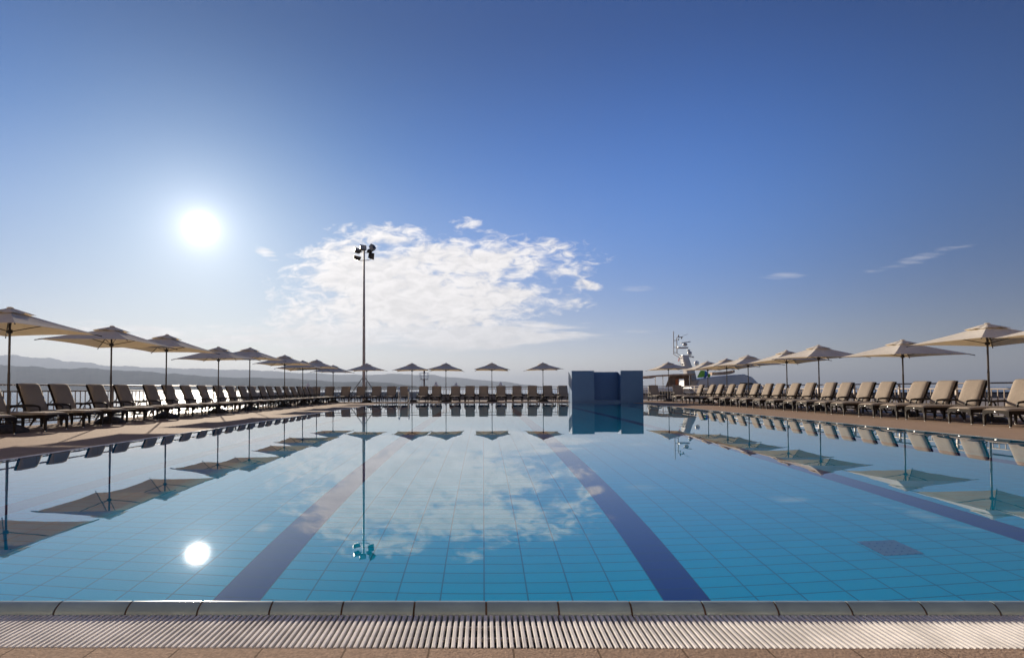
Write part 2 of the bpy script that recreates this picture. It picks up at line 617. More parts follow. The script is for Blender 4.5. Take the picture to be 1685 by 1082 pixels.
def ring_quads(mb, a, b, z):
    """flat frame between rectangles a (inner) and b (outer)"""
    ax0, ax1, ay0, ay1 = a
    bx0, bx1, by0, by1 = b
    vs = [(ax0, ay0, z), (ax1, ay0, z), (ax1, ay1, z), (ax0, ay1, z), (bx0, by0, z), (bx1, by0, z), (bx1, by1, z), (bx0, by1, z)]
    mb.add(vs, [(4, 5, 1, 0), (5, 6, 2, 1), (6, 7, 3, 2), (7, 4, 0, 3)])

o1 = (PX0 - CO, PX1 + CO, PY0 - CO, PY1 + CO)
o2 = (o1[0] - GR, o1[1] + GR, o1[2] - GR, o1[3] + GR)

# deck with quay walls down to the sea
mb = MB()
ring_quads(mb, o2, (DX0, DX1, DY0, DY1), ZD)
def skirt(r, z0, z1):
    x0, x1, y0, y1 = r
    mb.add([(x0, y0, z0), (x1, y0, z0), (x1, y1, z0), (x0, y1, z0), (x0, y0, z1), (x1, y0, z1), (x1, y1, z1), (x0, y1, z1)],
           [(0, 1, 5, 4), (1, 2, 6, 5), (2, 3, 7, 6), (3, 0, 4, 7)])
skirt((DX0, DX1, DY0, DY1), ZD, SEA - 1)
skirt(o2, ZD, -.12)
structure(mb.build('pool_deck', M['deck']))

# channel below the grate
mb = MB()
ring_quads(mb, o1, (o2[0] - .0, o2[1] + .0, o2[2] - .0, o2[3] + .0), -.119)
structure(mb.build('overflow_channel', M['channel']))

# grate: slats across the channel and two carrier bars
mb = MB()
pitch, sw = .0197, .0123
def slat(cx, cy, lx, ly):
    # top chamfered slat
    x0, x1, y0, y1 = cx - lx / 2, cx + lx / 2, cy - ly / 2, cy + ly / 2
    c = .0022
    zt, zb = ZD + .001, ZD - .011
    vs = [(x0, y0, zb), (x1, y0, zb), (x1, y1, zb), (x0, y1, zb),
          (x0, y0, zt - c), (x1, y0, zt - c), (x1, y1, zt - c), (x0, y1, zt - c),
          (x0 + c, y0 + c, zt), (x1 - c, y0 + c, zt), (x1 - c, y1 - c, zt), (x0 + c, y1 - c, zt)]
    fs = [(0, 1, 5, 4), (1, 2, 6, 5), (2, 3, 7, 6), (3, 0, 4, 7), (4, 5, 9, 8), (5, 6, 10, 9), (6, 7, 11, 10), (7, 4, 8, 11), (8, 9, 10, 11)]
    mb.add(vs, fs)
gap = .004
nx = int((o2[1] - o2[0] - .02) / pitch)
for k in range(nx):
    x = o2[0] + .012 + k * pitch
    for yc in (o1[2] - GR / 2, o1[3] + GR / 2):
        slat(x, yc, sw, GR - 2 * gap)
ny = int((o1[3] - o1[2] - .02) / pitch)
for k in range(ny):
    y = o1[2] + .012 + k * pitch
    for xc in (o1[0] - GR / 2, o1[1] + GR / 2):
        slat(xc, y, GR - 2 * gap, sw)
for f in (.28, .62, .95):
    for yc in (o1[2] - GR * f, o1[3] + GR * f):
        mb.box(o2[0] + .01, o2[1] - .01, yc - .006, yc + .006, ZD - .022, ZD - .0115)
    for xc in (o1[0] - GR * f, o1[1] + GR * f):
        mb.box(xc - .006, xc + .006, o1[2], o1[3], ZD - .022, ZD - .0115)
structure(mb.build('overflow_grate', M['grate']))

# coping: glazed finger-grip tiles with rounded top, brown joints between
mb = MB()
mj = MB()
prof = [(0.0, -.10), (0.0, .0015), (.003, .0035), (.009, .004), (.020, .002), (.034, -.006), (.045, -.016), (CO, -.030), (CO, -.13)]
def coping_piece(m_, a0, a1, side, inset=0.0):
    vs = []
    for a in (a0, a1):
        for t, z in prof:
            z = z - inset if z > -.09 else z
            t = t if t < .03 else t - inset
            if side == 'n': vs.append((a, PY0 - t, z))
            if side == 'f': vs.append((a, PY1 + t, z))
            if side == 'l': vs.append((PX0 - t, a, z))
            if side == 'r': vs.append((PX1 + t, a, z))
    n = len(prof)
    fs = [(i, i + 1, i + 1 + n, i + n) for i in range(n - 1)] + [tuple(range(n)), tuple(range(2 * n - 1, n - 1, -1))]
    m_.add(vs, fs)
k = 0
x = math.floor(PX0 / .25) * .25 + .007
while x < PX1 + CO:
    a0, a1 = max(x, PX0 - CO) + .0035, min(x + .25, PX1 + CO) - .0035
    if a1 > a0:
        for s_ in 'nf':
            coping_piece(mb, a0, a1, s_)
    x += .25
y = PY0 + .002
while y < PY1:
    a0, a1 = y + .0035, min(y + .25, PY1) - .0035
    if a1 > a0:
        for s_ in 'lr':
            coping_piece(mb, a0, a1, s_)
    y += .25
structure(mb.build('pool_coping', M['coping'], smooth=True))
for s_, a0, a1 in (('n', PX0 - CO + .003, PX1 + CO - .003), ('f', PX0 - CO + .003, PX1 + CO - .003), ('l', PY0, PY1), ('r', PY0, PY1)):
    coping_piece(mj, a0, a1, s_, .0022)
structure(mj.build('coping_grout', M['grout'], smooth=True))

# basin
mb = MB()
E_ = .004
mb.add([(PX0 - E_, PY0 - E_, ZF), (PX1 + E_, PY0 - E_, ZF), (PX1 + E_, PY1 + E_, ZF), (PX0 - E_, PY1 + E_, ZF)], [(0, 1, 2, 3)])
fl = structure(mb.build('pool_floor', M['floor']))
mb = MB()
x0, x1, y0, y1 = PX0 - E_, PX1 + E_, PY0 - E_, PY1 + E_
mb.add([(x0, y0, ZF), (x1, y0, ZF), (x1, y1, ZF), (x0, y1, ZF), (x0, y0, -.05), (x1, y0, -.05), (x1, y1, -.05), (x0, y1, -.05)],
       [(0, 4, 5, 1), (1, 5, 6, 2), (2, 6, 7, 3), (3, 7, 4, 0)])
wl = structure(mb.build('pool_walls', M['wallt']))
lanes = []
for cxl in (-3.875, -1.375, 1.125, 3.625, 6.125):
    mb = MB()
    z = ZF + .004
    mb.add([(cxl - .125, PY0 + .02, z), (cxl + .125, PY0 + .02, z), (cxl + .125, PY1 - .5, z), (cxl - .125, PY1 - .5, z)], [(0, 1, 2, 3)])
    lanes.append(structure(mb.build('lane_line', M['lane'])))

# water surface
mb = MB()
mb.add([(PX0, PY0, 0.0), (PX1, PY0, 0.0), (PX1, PY1, 0.0), (PX0, PY1, 0.0)], [(0, 1, 2, 3)])
water = structure(mb.build('pool_water', M['water'], smooth='full'))
water.cycles.is_caustics_caster = True
for o in [fl, wl] + lanes:
    o.cycles.is_caustics_receiver = True

# drain plate on the pool floor
t = tag(empty('pool_drain', (2.645, 3.63, ZF + .004)), 'pale square perforated drain plate set in the pool floor tiles', 'drain')
mb = MB().box(-.125, .125, -.125, .125, 0, .008)
mb.build('plate', M['drain'], t, bevel=.003)
# sea
mb = MB()
mb.add([(-30000, -30000, SEA), (30000, -30000, SEA), (30000, 30000, SEA), (-30000, 30000, SEA)], [(0, 1, 2, 3)])
structure(mb.build('sea', M['sea']))


# lower promenade behind the deck and the parapet on its far side
mb = MB().box(-5.1, 75, DY1 + .01, 44.0, SEA - 1, -.16)
mb.box(DX1 + .01, 75, -14, DY1 + .01, SEA - 1, -.162)
structure(mb.build('promenade', M['concrete']))
mb = MB().box(-15.5, -12.3, 42, 46.0, SEA - 1, -.3)
structure(mb.build('jetty', M['concrete']))
t = tag(empty('promenade_wall', (0, 44.0, -.16)), 'long low grey parapet wall with a dark top along the quay behind the pool', 'wall')
MB().box(-5.1, 75, 0.01, .3, 0, .32).build('wall_body', M['concrete'], t)
MB().box(-5.15, 75.02, -.03, .34, .323, .45).build('wall_cap', M['dark_band'], t)

# breakwater with its harbour light
t = tag(empty('breakwater', (0, 275, SEA)), 'long brown stone breakwater lying on the sea beyond the far railing', 'breakwater')
pts = []
mb = MB()
rows = 60
vs, fs = [], []
for i in range(rows + 1):
    xx = -122 + i * (122 - 29) / rows
    j = [random.uniform(-.12, .12) for _ in range(6)]
    vs += [(xx, -5 + j[0] * 4, -1), (xx, -1.2 + j[1], 1.6 + j[2] * .6), (xx, -1, 3.15), (xx, 1.5, 3.15), (xx, 5, -1)]
    if i:
        b = i * 5
        fs += [(b - 5 + q, b + q, b + q + 1, b - 5 + q + 1) for q in range(4)]
fs += [(0, 1, 2, 3, 4), tuple(rows * 5 + q for q in (4, 3, 2, 1, 0))]
mb.add(vs, fs)
mb.build('stone_wall', pbr('breakwater_stone', (.50, .37, .30), .95, var=.2, nscale=.2, spec=0), t)
t = tag(empty('harbour_light', (-29.6, 274, SEA)), 'dark red harbour light tower with a white railed gallery and ladder', 'harbour light')
mb = MB().lathe([(.62, -1), (.62, 3.2), (.42, 3.5), (.40, 9.4), (.30, 9.5), (.30, 12.1)], n=16)
mb.build('tower', M['red'], t, smooth=True)
mb = MB().lathe([(.2, 12.1), (.62, 12.3), (.62, 12.5), (.45, 12.7), (.45, 13.5), (.1, 13.9)], n=16)
mb.build('lantern', M['red'], t, smooth=True)
mb = MB().lathe([(1.7, 9.15), (2.15, 9.3), (2.15, 9.45), (1.7, 9.46)], n=20)
mb.build('gallery_floor', M['red'], t)
mb = MB()
for k in range(8):
    q = math.pi / 4 * k + .2
    mb.tube([(2.05 * math.cos(q), 2.05 * math.sin(q), 9.4), (2.5 * math.cos(q), 2.5 * math.sin(q), 12.5)], .085, 5)
for z, r in ((10.9, 2.27), (12.5, 2.5)):
    mb.tube([(r * math.cos(2 * math.pi * k / 16), r * math.sin(2 * math.pi * k / 16), z) for k in range(17)], .06, 5)
mb.build('gallery_railing', M['white'], t)
mb = MB()
for xx in (-1.35, -.8):
    mb.tube([(xx, -.9, 3.2), (xx, -.9, 9.3)], .05, 5)
for k in range(12):
    mb.tube([(-1.35, -.9, 3.5 + k * .5), (-.8, -.9, 3.5 + k * .5)], .035, 4)
mb.build('ladder', M['white'], t)

# hills across the bay: profile points are (bearing tan, height tan)
def hill(name, pts, dist, depth, seed):
    rnd = random.Random(seed)
    ph = [rnd.uniform(0, 6.28) for _ in range(12)]
    def prof(u):
        if u <= pts[0][0]: return pts[0][1]
        for (a, va), (b, vb) in zip(pts, pts[1:]):
            if u <= b:
                t_ = (u - a) / (b - a)
                t_ = t_ * t_ * (3 - 2 * t_)
                return va + (vb - va) * t_
        return pts[-1][1]
    nu, nd_ = 420, 14
    vs, fs = [], []
    u0, u1 = pts[0][0], pts[-1][0]
    for i in range(nu + 1):
        uu = u0 + (u1 - u0) * i / nu
        hmax = max(0.0, prof(uu)) * dist
        rough = 1 + .02 * sum(math.sin(uu * f_ + ph[k_]) / (k_ + 1.5) for k_, f_ in enumerate((90, 170, 310, 560, 900, 1500)))
        for j in range(nd_ + 1):
            s_ = j / nd_                           # 0 shore .. .6 ridge .. 1 back shore
            yy = dist - depth * .6 + depth * s_
            f = (s_ / .6) if s_ < .6 else (1 - s_) / .4
            f = max(0, f) ** .8
            spur = 1 + (.06 * math.sin(uu * 60 + 6 * s_ + ph[7]) + .03 * math.sin(uu * 190 - 9 * s_ + ph[8])) * (1 - abs(f * 2 - 1)) 
            vs.append((uu * yy, yy, SEA - 1 + (hmax * rough + 5) * f * (spur if f < .98 else 1)))
    w = nd_ + 1
    for i in range(nu):
        for j in range(nd_):
            a = i * w + j
            fs.append((a, a + w, a + w + 1, a + 1))
    o = MB().add(vs, fs).build(name, M['hill'], smooth='full')
    return structure(o)

def hp(l):
    r = []
    for px, py in l:
        hor = 641.7 - .0042 * (px - 40)
        r.append(((px - 795) / 900, (hor - py) / 900))
    return r
hill('hills', hp([(-300, 588), (-120, 592), (0, 598), (26, 601), (52, 601), (88, 604.5), (114, 605.5), (132, 602.5), (181, 607), (233, 609.5), (280, 613), (306, 615.5),
               (358, 619), (391, 620.5), (409, 620), (461, 621), (513, 623.7), (554, 627.5), (597, 627), (634, 628), (671, 633), (712, 640.5)]), 3900, 1100, 3)
hill('mountains', hp([(-300, 570), (-100, 574), (0, 581), (60, 586), (110, 592), (180, 600), (280, 604), (400, 607), (500, 612), (560, 615), (610, 615.5), (643, 614), (667, 613.7),
               (684, 615.5), (713, 616), (731, 619), (750, 620), (787, 624), (824, 627), (870, 632.5), (915, 639.5)]), 8500, 2400, 5)

# ------------------------------------------------------------------ wall block at the end of the pool
t = tag(empty('feature_wall', (4.58, 28.35, ZD)), 'dark blue mosaic wall block with a recessed middle bay at the pool end', 'feature wall')
W = 3.68
mb = MB().box(0, 1.16, 0, 1.1, 0, 1.66)
mb.build('left_pier' if False else 'pier', M['block'], t)
mb = MB().box(2.52, W, 0, 1.1, 0, 1.66)
mb.build('pier', M['block'], t)
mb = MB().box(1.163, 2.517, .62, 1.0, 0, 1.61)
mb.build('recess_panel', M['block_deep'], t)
mb = MB().box(1.163, 2.517, .04, .617, 0, .13)
mb.build('recess_sill', M['block'], t)

# pool ladder
t = tag(empty('pool_ladder', (-4.03, PY1, 0)), 'pair of chrome handrails of the pool ladder at the far pool edge', 'pool ladder')
for s_ in (-1, 1):
    pts = [(s_ * .24, -.10, -1.0), (s_ * .24, -.10, .55)]
    for k in range(7):
        q = math.pi * k / 6
        pts.append((s_ * .24, .12 - .22 * math.cos(q), .60 + .22 * math.sin(q)))
    pts += [(s_ * .24, .34, .45), (s_ * .24, .42, ZD)]
    MB().tube(pts, .021, 10).build('handrail', M['chrome'], t, smooth=True)
for k in range(3):
    MB().box(-.24, .24, -.14, -.06, -.3 - .3 * k, -.27 - .3 * k).build('step', M['chrome'], t, bevel=.005)

# ------------------------------------------------------------------ railings
def railing(label, a, b, zt, bays, braces=False):
    """post-and-baluster railing from a to b (x,y), top of handrail at height zt"""
    ax, ay = a
    L = math.hypot(b[0] - ax, b[1] - ay)
    ang = math.atan2(b[1] - ay, b[0] - ax)
    t = tag(empty('railing', (ax, ay, ZD), ang), label, 'railing', 'railings around the pool deck')
    H = zt - ZD
    MB().tube([(0, 0, H - .02), (L, 0, H - .02)], .024, 10, sy=.75).build('handrail', M['rail'], t, smooth=True)
    MB().box(0, L, -.016, .016, H - .175, H - .145).build('mid_rail', M['rail'], t, bevel=.004)
    MB().box(0, L, -.014, .014, .07, .095).build('bottom_rail', M['rail'], t, bevel=.004)
    step = L / bays
    pm = MB().box(-.024, .024, -.024, .024, 0, H - .04).mesh('post', M['rail'], bevel=.004)
    nb = round(step / .16)
    bm_ = MB()
    for q in range(1, nb):
        xx = q * step / nb
        bm_.box(xx - .008, xx + .008, -.008, .008, .0955, H - .1755)
    pn = bm_.mesh('baluster_panel', M['rail'])
    for i in range(bays + 1):
        link('post', pm, t, (min(max(i * step, .025), L - .025), 0, 0))
        if i < bays:
            link('baluster_panel', pn, t, (i * step, 0, 0))
    return t

railing('long brown metal railing behind the left row of loungers, before the sea and hills', (-9.86, 3.55), (-9.86, 32.6), .885, 16)
railing('brown metal railing across the far end of the deck behind the back loungers', (-9.80, 32.66), (4.45, 32.66), .85, 8)
railing('short metal railing at the far end, right of the blue wall block, before the yacht', (7.9, 32.66), (11.78, 32.66), .85, 2)
railing('long sunlit metal railing behind the right row of loungers', (11.82, 4.4), (11.82, 32.6), .845, 15)

# ------------------------------------------------------------------ sun lounger
def make_lounger():
    """local x runs from the foot end (0) to the head, z up from the deck"""
    t = empty('sun_lounger')
    tag(t, 'x', 'sun lounger', 'sun loungers set out around the pool')
    F, Wk, C = M['frame'], M['wicker'], M['cushion']
    # seat cushion with a soft crown
    def pad(nx_, ny_, P, w, th):
        vs, fs = [], []
        for side in (0, 1):
            for i in range(nx_ + 1):
                for j in range(ny_ + 1):
                    a, b = i / nx_, j / ny_
                    e = min(a, 1 - a) * 8, min(b, 1 - b) * 5
                    puff = 1 - .55 * (1 - min(1, e[0])) ** 2 - .55 * (1 - min(1, e[1])) ** 2
                    vs.append(P(a, (b - .5) * w, (th * puff) if side else 0))
        n = (nx_ + 1) * (ny_ + 1)
        w_ = ny_ + 1
        for i in range(nx_):
            for j in range(ny_):
                a = i * w_ + j
                fs.append((a, a + 1, a + w_ + 1, a + w_))
                fs.append((n + a, n + a + w_, n + a + w_ + 1, n + a + 1))
        for i in range(nx_):
            for j in (0, ny_):
                a = i * w_ + j
                fs.append((a, a + w_, n + a + w_, n + a))
        for j in range(ny_):
            for i in (0, nx_):
                a = i * w_ + j
                fs.append((a, a + 1, n + a + 1, n + a))
        return MB().add(vs, fs)
    pad(22, 10, lambda a, y, z: (.0 + 1.2 * a, y, .315 + z), .53, .048).build('seat_cushion', C, t, smooth='full')
    # backrest cushion, hinge at x=1.2 to top at x=1.44
    hx, hz, tx, tz = 1.215, .34, 1.435, .905
    L = math.hypot(tx - hx, tz - hz)
    ux, uz = (tx - hx) / L, (tz - hz) / L
    def back(a, y, z):
        s_ = a * L
        return (ux * s_ - uz * (z + .012), y * (1.0 - .04 * a), uz * s_ + ux * (z + .012))
    link('backrest_cushion', pad(14, 10, back, .53, .048).mesh('backrest_cushion', C, smooth='full'), t, (hx, 0, hz))
    # woven frame behind the backrest
    mb = MB()
    Mx = Matrix.Rotation(math.atan2(ux, uz), 4, 'Y')
    mb.box(-.004, .034, -.27, .27, -.02, L + .004, Mx)
    link('backrest_frame', mb.mesh('backrest_frame', Wk, bevel=.008), t, (hx, 0, hz))
    # seat frame: side rails and apron
    for s_ in (-1, 1):
        MB().box(.02, 1.60, s_ * .272 - .018, s_ * .272 + .018, .245, .312).build('side_rail', Wk, t, bevel=.006)
    # arched foot apron
    poly = [(-.27, .31), (.27, .31), (.27, .20)]
    for k in range(9):
        q = math.pi * k / 8
        poly.append((.225 * math.cos(q), .20 + .065 * math.sin(q) ** .7))
    poly.append((-.27, .20))
    vs = [(x_, yy, zz) for x_ in (.0, .028) for yy, zz in poly]
    n = len(poly)
    fs = [tuple(range(n)), tuple(range(2 * n - 1, n - 1, -1))] + [(i, (i + 1) % n, (i + 1) % n + n, i + n) for i in range(n)]
    MB().add(vs, fs).build('foot_apron', Wk, t)
    MB().box(-.004, .0, -.022, .022, .275, .293).build('badge_plate', M['silver'], t, bevel=.0015)
    MB().box(1.565, 1.60, -.25, .25, .25, .31).build('head_rail', Wk, t, bevel=.005)
    # legs
    def leg(x0, z0, x1, y_, w=.022):
        mb = MB()
        vs = []
        for (xx, zz, ww) in ((x0, z0, w), ((x0 + x1) / 2, z0 / 2, w * .9), (x1, .022, w * .72)):
            vs += [(xx - ww, y_ - ww, zz), (xx + ww, y_ - ww, zz), (xx + ww, y_ + ww, zz), (xx - ww, y_ + ww, zz)]
        fs = [(0, 1, 2, 3), (8, 9, 10, 11)]
        for b in (0, 4):
            fs += [(b + i, b + (i + 1) % 4, b + 4 + (i + 1) % 4, b + 4 + i) for i in range(4)]
        o = mb.add(vs, fs).build('leg', F, t, bevel=.004)
        MB().lathe([(.008, 0), (.016, .003), (.019, .012), (.017, .022), (.010, .026)], (x1, y_, 0), 10).build('foot_cap', M['silver'], o, smooth=True)
        return o
    for s_ in (-1, 1):
        leg(.030, .245, .030, s_ * .262)
        leg(.90, .245, .90, s_ * .262)
        leg(1.44, .245, 1.58, s_ * .262)
    # low stretchers
    MB().box(.90, .925, -.24, .24, .14, .165).build('stretcher', F, t, bevel=.004)
    MB().box(1.49, 1.515, -.24, .24, .13, .155).build('stretcher', F, t, bevel=.004)
    # armrests
    for s_ in (-1, 1):
        y_ = s_ * .297
        pts = [(.915, y_, .27), (.905, y_, .38), (.915, y_, .425), (.95, y_, .450), (1.05, y_, .462), (1.25, y_, .466), (1.42, y_, .458), (1.52, y_, .43), (1.56, y_, .37), (1.56, y_, .29)]
        MB().tube(pts, [.018, .018, .019, .020, .023, .023, .022, .02, .018, .018], 8, sy=1.1).build('armrest', F, t, smooth=True)
    # recline bracket: a toothed strut behind the backrest
    for s_ in (-1, 1):
        y_ = s_ * .20
        mb = MB().tube([(1.345, y_, .60), (1.52, y_, .40), (1.57, y_, .315)], .011, 6)
        for k in range(4):
            f = .45 + k * .14
            cx_, cz_ = 1.345 + .175 * f, .60 - .20 * f
            mb.box(cx_ - .004, cx_ + .028, y_ - .008, y_ + .008, cz_ - .006, cz_ + .008)
        mb.build('recline_bracket', F, t)
    return t

ORD = ['first', 'second', 'third', 'fourth', 'fifth', 'sixth', 'seventh', 'eighth', 'ninth', 'tenth', 'eleventh', 'twelfth', 'thirteenth',
       'fourteenth', 'fifteenth', 'sixteenth', 'seventeenth', 'eighteenth', 'nineteenth', 'twentieth', 'twenty-first', 'twenty-second', 'twenty-third']
lounger0 = make_lounger()
used = False
def place_lounger(x, y, rz, label):
    global used
    if not used:
        lounger0.location = (x, y, ZD)
        lounger0.rotation_euler = (0, 0, rz)
        lounger0['label'] = label
        used = True
        return lounger0
    o = dup(lounger0, (x, y, ZD), rz, label)
    lean = random.gauss(0, .018)
    for ch in o.children:
        if ch.name.startswith('backrest'): ch.rotation_euler.y = lean
    return o

LEFT = [9.20, 10.38, 11.35, 12.18, 13.33, 14.33, 15.5, 16.42, 17.42, 18.45, 19.5, 20.5, 21.5, 22.4, 23.4, 24.25, 25.3, 26.2, 27.3, 28.2, 29.05, 29.95]
for i, y in enumerate(LEFT):
    jx, jr = random.uniform(-.02, .02), random.uniform(-.012, .012)
    place_lounger(-8.12 + jx, y, math.pi + jr, 'shaded taupe sun lounger in the left row before the sea, %s from the camera end' % ORD[i])
RIGHT = [9.5, 10.50, 11.32, 12.48, 13.30, 14.06, 15.2, 15.95, 16.85, 17.62, 18.7, 19.6, 20.6, 21.4, 22.4, 23.6, 24.6, 25.75, 26.7, 28.0]
for i, y in enumerate(RIGHT):
    jx, jr = random.uniform(-.02, .02), random.uniform(-.012, .012)
    place_lounger(9.72 + jx, y, jr, 'sunlit taupe sun lounger in the right row, %s from the camera end' % ORD[i])
BACK = [519, 542.5, 568.8, 594, 619.6, 644.7, 665.6, 696.5, 719, 749.7, 773, 796.5, 824, 849.8, 875.8, 901, 925.3]
for i, c in enumerate(BACK):
    place_lounger((c - 795) / 28.1, 30.58 + random.uniform(-.03, .03), math.pi / 2 + random.uniform(-.02, .02),
                  'sun lounger facing the camera across the far pool end, %s from the left' % ORD[i])
place_lounger(9.95, 30.58, math.pi / 2 + .03, 'sun lounger facing the camera just right of the blue wall block')
place_lounger(11.25, 30.55, math.pi / 2 - .02, 'sun lounger facing the camera in the far right corner of the deck')

# ------------------------------------------------------------------ parasols
RISE, HALF = .375, .965
def canopy_mesh():
    """square four-panel roof with a thin cloth thickness; corners drop to zero height, centre at RISE"""
    n, m_ = 12, 10
    top = []
    def P(i, k, a):
        # side i, across k (-1..1), radial a (0 centre..1 edge)
        edge_in = 1 - .055 * (1 - k * k) * a      # edges curve in between the corners
        x_, y_ = HALF * a * edge_in, HALF * a * k
        z_ = RISE * (1 - a) ** 1.0 - .016 * (1 - k * k) * math.sin(math.pi * min(1, a)) - .012 * math.sin(math.pi * a) + .012 * (1 - k * k) * a
        c_, s_ = (1, 0, -1, 0)[i], (0, 1, 0, -1)[i]
        return (x_ * c_ - y_ * s_, x_ * s_ + y_ * c_, z_)
    mb = MB()
    for i in range(4):
        vs, fs = [], []
        for off in (0, -.004):
            for r_ in range(m_ + 1):
                for q in range(n + 1):
                    x_, y_, z_ = P(i, -1 + 2 * q / n, max(.03, r_ / m_))
                    vs.append((x_, y_, z_ + off))
        w = n + 1
        N_ = w * (m_ + 1)
        for r_ in range(m_):
            for q in range(n):
                a = r_ * w + q
                fs.append((a, a + w, a + w + 1, a + 1))
                fs.append((N_ + a, N_ + a + 1, N_ + a + w + 1, N_ + a + w))
        for q in range(n):
            a = m_ * w + q
            fs.append((a, N_ + a, N_ + a + 1, a + 1))
        mb.add(vs, fs)
    # short hem hanging from the edge
    return mb
def weld(me):
    bm = bmesh.new(); bm.from_mesh(me)
    bmesh.ops.remove_doubles(bm, verts=bm.verts, dist=.0008)
    bmesh.ops.recalc_face_normals(bm, faces=bm.faces)
    bm.to_mesh(me); bm.free()
    for p_ in me.polygons: p_.use_smooth = True
    me.set_sharp_from_angle(angle=rad(25))
    return me
can_me = weld(canopy_mesh().mesh('canopy', M['canopy'], smooth='full'))
# vent cap: a smaller second roof with wavy edge
def vent_mesh():
    mb = MB()
    n = 40
    vs, fs = [], []
    rings = [(.03, .036), (.10, .010), (.19, -.028), (.27, -.066)]
    for off in (0, -.004):
        for r_, z_ in rings:
            for k in range(n):
                q = 2 * math.pi * k / n
                sq = 1 / max(abs(math.cos(q)), abs(math.sin(q)))
                wob = .010 * math.sin(q * 8 + .6) * (r_ / .27) ** 2 + .006 * math.sin(q * 3)
                vs.append((r_ * sq * math.cos(q), r_ * sq * math.sin(q), z_ - (.02 * (sq - 1) * r_ / .27) + wob + off))
    R_ = len(rings) * n
    for i in range(len(rings) - 1):
        for k in range(n):
            a, b = i * n + k, i * n + (k + 1) % n
            fs.append((a, a + n, b + n, b))
            fs.append((R_ + a, R_ + b, R_ + b + n, R_ + a + n))
    a0 = (len(rings) - 1) * n
    for k in range(n):
        a, b = a0 + k, a0 + (k + 1) % n
        fs.append((a, R_ + a, R_ + b, b))
    return mb.add(vs, fs)
vent_me = vent_mesh().mesh('vent_cap', M['canopy'], smooth=True)
rib_me = []
for k in range(4):
    q = math.pi / 4 + k * math.pi / 2
    R2 = HALF * math.sqrt(2)
    pts = [(math.cos(q) * R2 * a, math.sin(q) * R2 * a, RISE * (1 - a) - .012 * math.sin(math.pi * a) - .017) for a in (.04, .25, .5, .75, 1.0)]
    pts.append((math.cos(q) * (R2 + .05), math.sin(q) * (R2 + .05), -.028))
    rib_me.append(MB().tube(pts, [.010, .010, .010, .009, .009, .011], 6).mesh('rib', M['rib'], smooth=True))
strut_me = []
for k in range(4):
    q = math.pi / 4 + k * math.pi / 2
    strut_me.append(MB().tube([(.03 * math.cos(q), .03 * math.sin(q), -.02), (.62 * math.cos(q), .62 * math.sin(q), RISE * (1 - .62 / 1.365) - .05)], .008, 6).mesh('strut', M['rib'], smooth=True))
hub_me = MB().lathe([(.028, -.06), (.045, -.05), (.045, 0), (.028, .01)], n=14).mesh('hub', M['rib'], smooth=True)
fin_me = MB().lathe([(.03, .03), (.055, .042), (.05, .052), (.03, .060), (.006, .064)], n=14).mesh('finial', M['canopy'], smooth=True)
base_me = MB().lathe([(.30, 0), (.315, .02), (.30, .05), (.24, .10), (.15, .14), (.06, .155), (.045, .16), (.045, .24), (.03, .25)], n=28).mesh('base', M['base'], smooth=True)

def parasol(x, y, ztop, label, rz=0.0, tilt=(0, 0)):
    """ztop: height of the canopy peak above the water"""
    t = tag(empty('parasol', (x, y, ZD), rz), label, 'parasol', 'cream square parasols around the pool')
    H = ztop - ZD
    zc = H - RISE - .05
    MB().tube([(0, 0, .16), (0, 0, 1.1)], .0215, 12).build('pole', M['pole'], t, smooth=True)
    MB().tube([(0, 0, 1.1), (0, 0, H - .04)], .0185, 12).build('upper_pole', M['pole'], t, smooth=True)
    link('base', base_me, t)
    c = link('canopy', can_me, t, (0, 0, zc))
    c.rotation_euler = (tilt[0], tilt[1], 0)
    v_ = link('vent_cap', vent_me, c, (0, 0, RISE - .01))
    link('finial', fin_me, c, (0, 0, RISE - .01))
    for me in rib_me: link('rib', me, c)
    for me in strut_me: link('strut', me, c)
    link('hub', hub_me, t, (0, 0, zc - .0))
    return t

def rt(): return (random.uniform(-.028, .028), random.uniform(-.022, .022))
for i, (px, h_) in enumerate([(7, 1.53), (178, 1.50), (270, 1.52), (357, 1.405), (409, 1.56), (467, 1.50), (497, 1.385), (520, 1.54)]):
    y = 7830 / (795 - px)
    parasol(-8.7, y, .75 + h_, 'open cream parasol over the left row of loungers, %s from the camera end' % ORD[i], random.uniform(-.03, .03), rt())
for i, (y, h_) in enumerate([(9.9, 1.38), (12.07, 1.383), (14.5, 1.235), (18.1, 1.38), (20.0, 1.34), (22.9, 1.34), (24.9, 1.31), (27.0, 1.29)]):
    parasol(11.04, y, .75 + h_, 'open cream parasol over the right row of loungers, %s from the camera end' % ORD[i], random.uniform(-.03, .03), rt())
for i, x in enumerate([-8.64, -6.70, -4.09, -2.14, .50, 3.43]):
    parasol(x, 31.4, .75 + (1.38 if i == 0 else 1.47), 'open cream parasol behind the far pool end, %s from the left' % ORD[i], random.uniform(-.04, .04), rt())
parasol(10.6, 31.4, 2.21, 'open cream parasol at the far end, just right of the blue wall block', .02, rt())

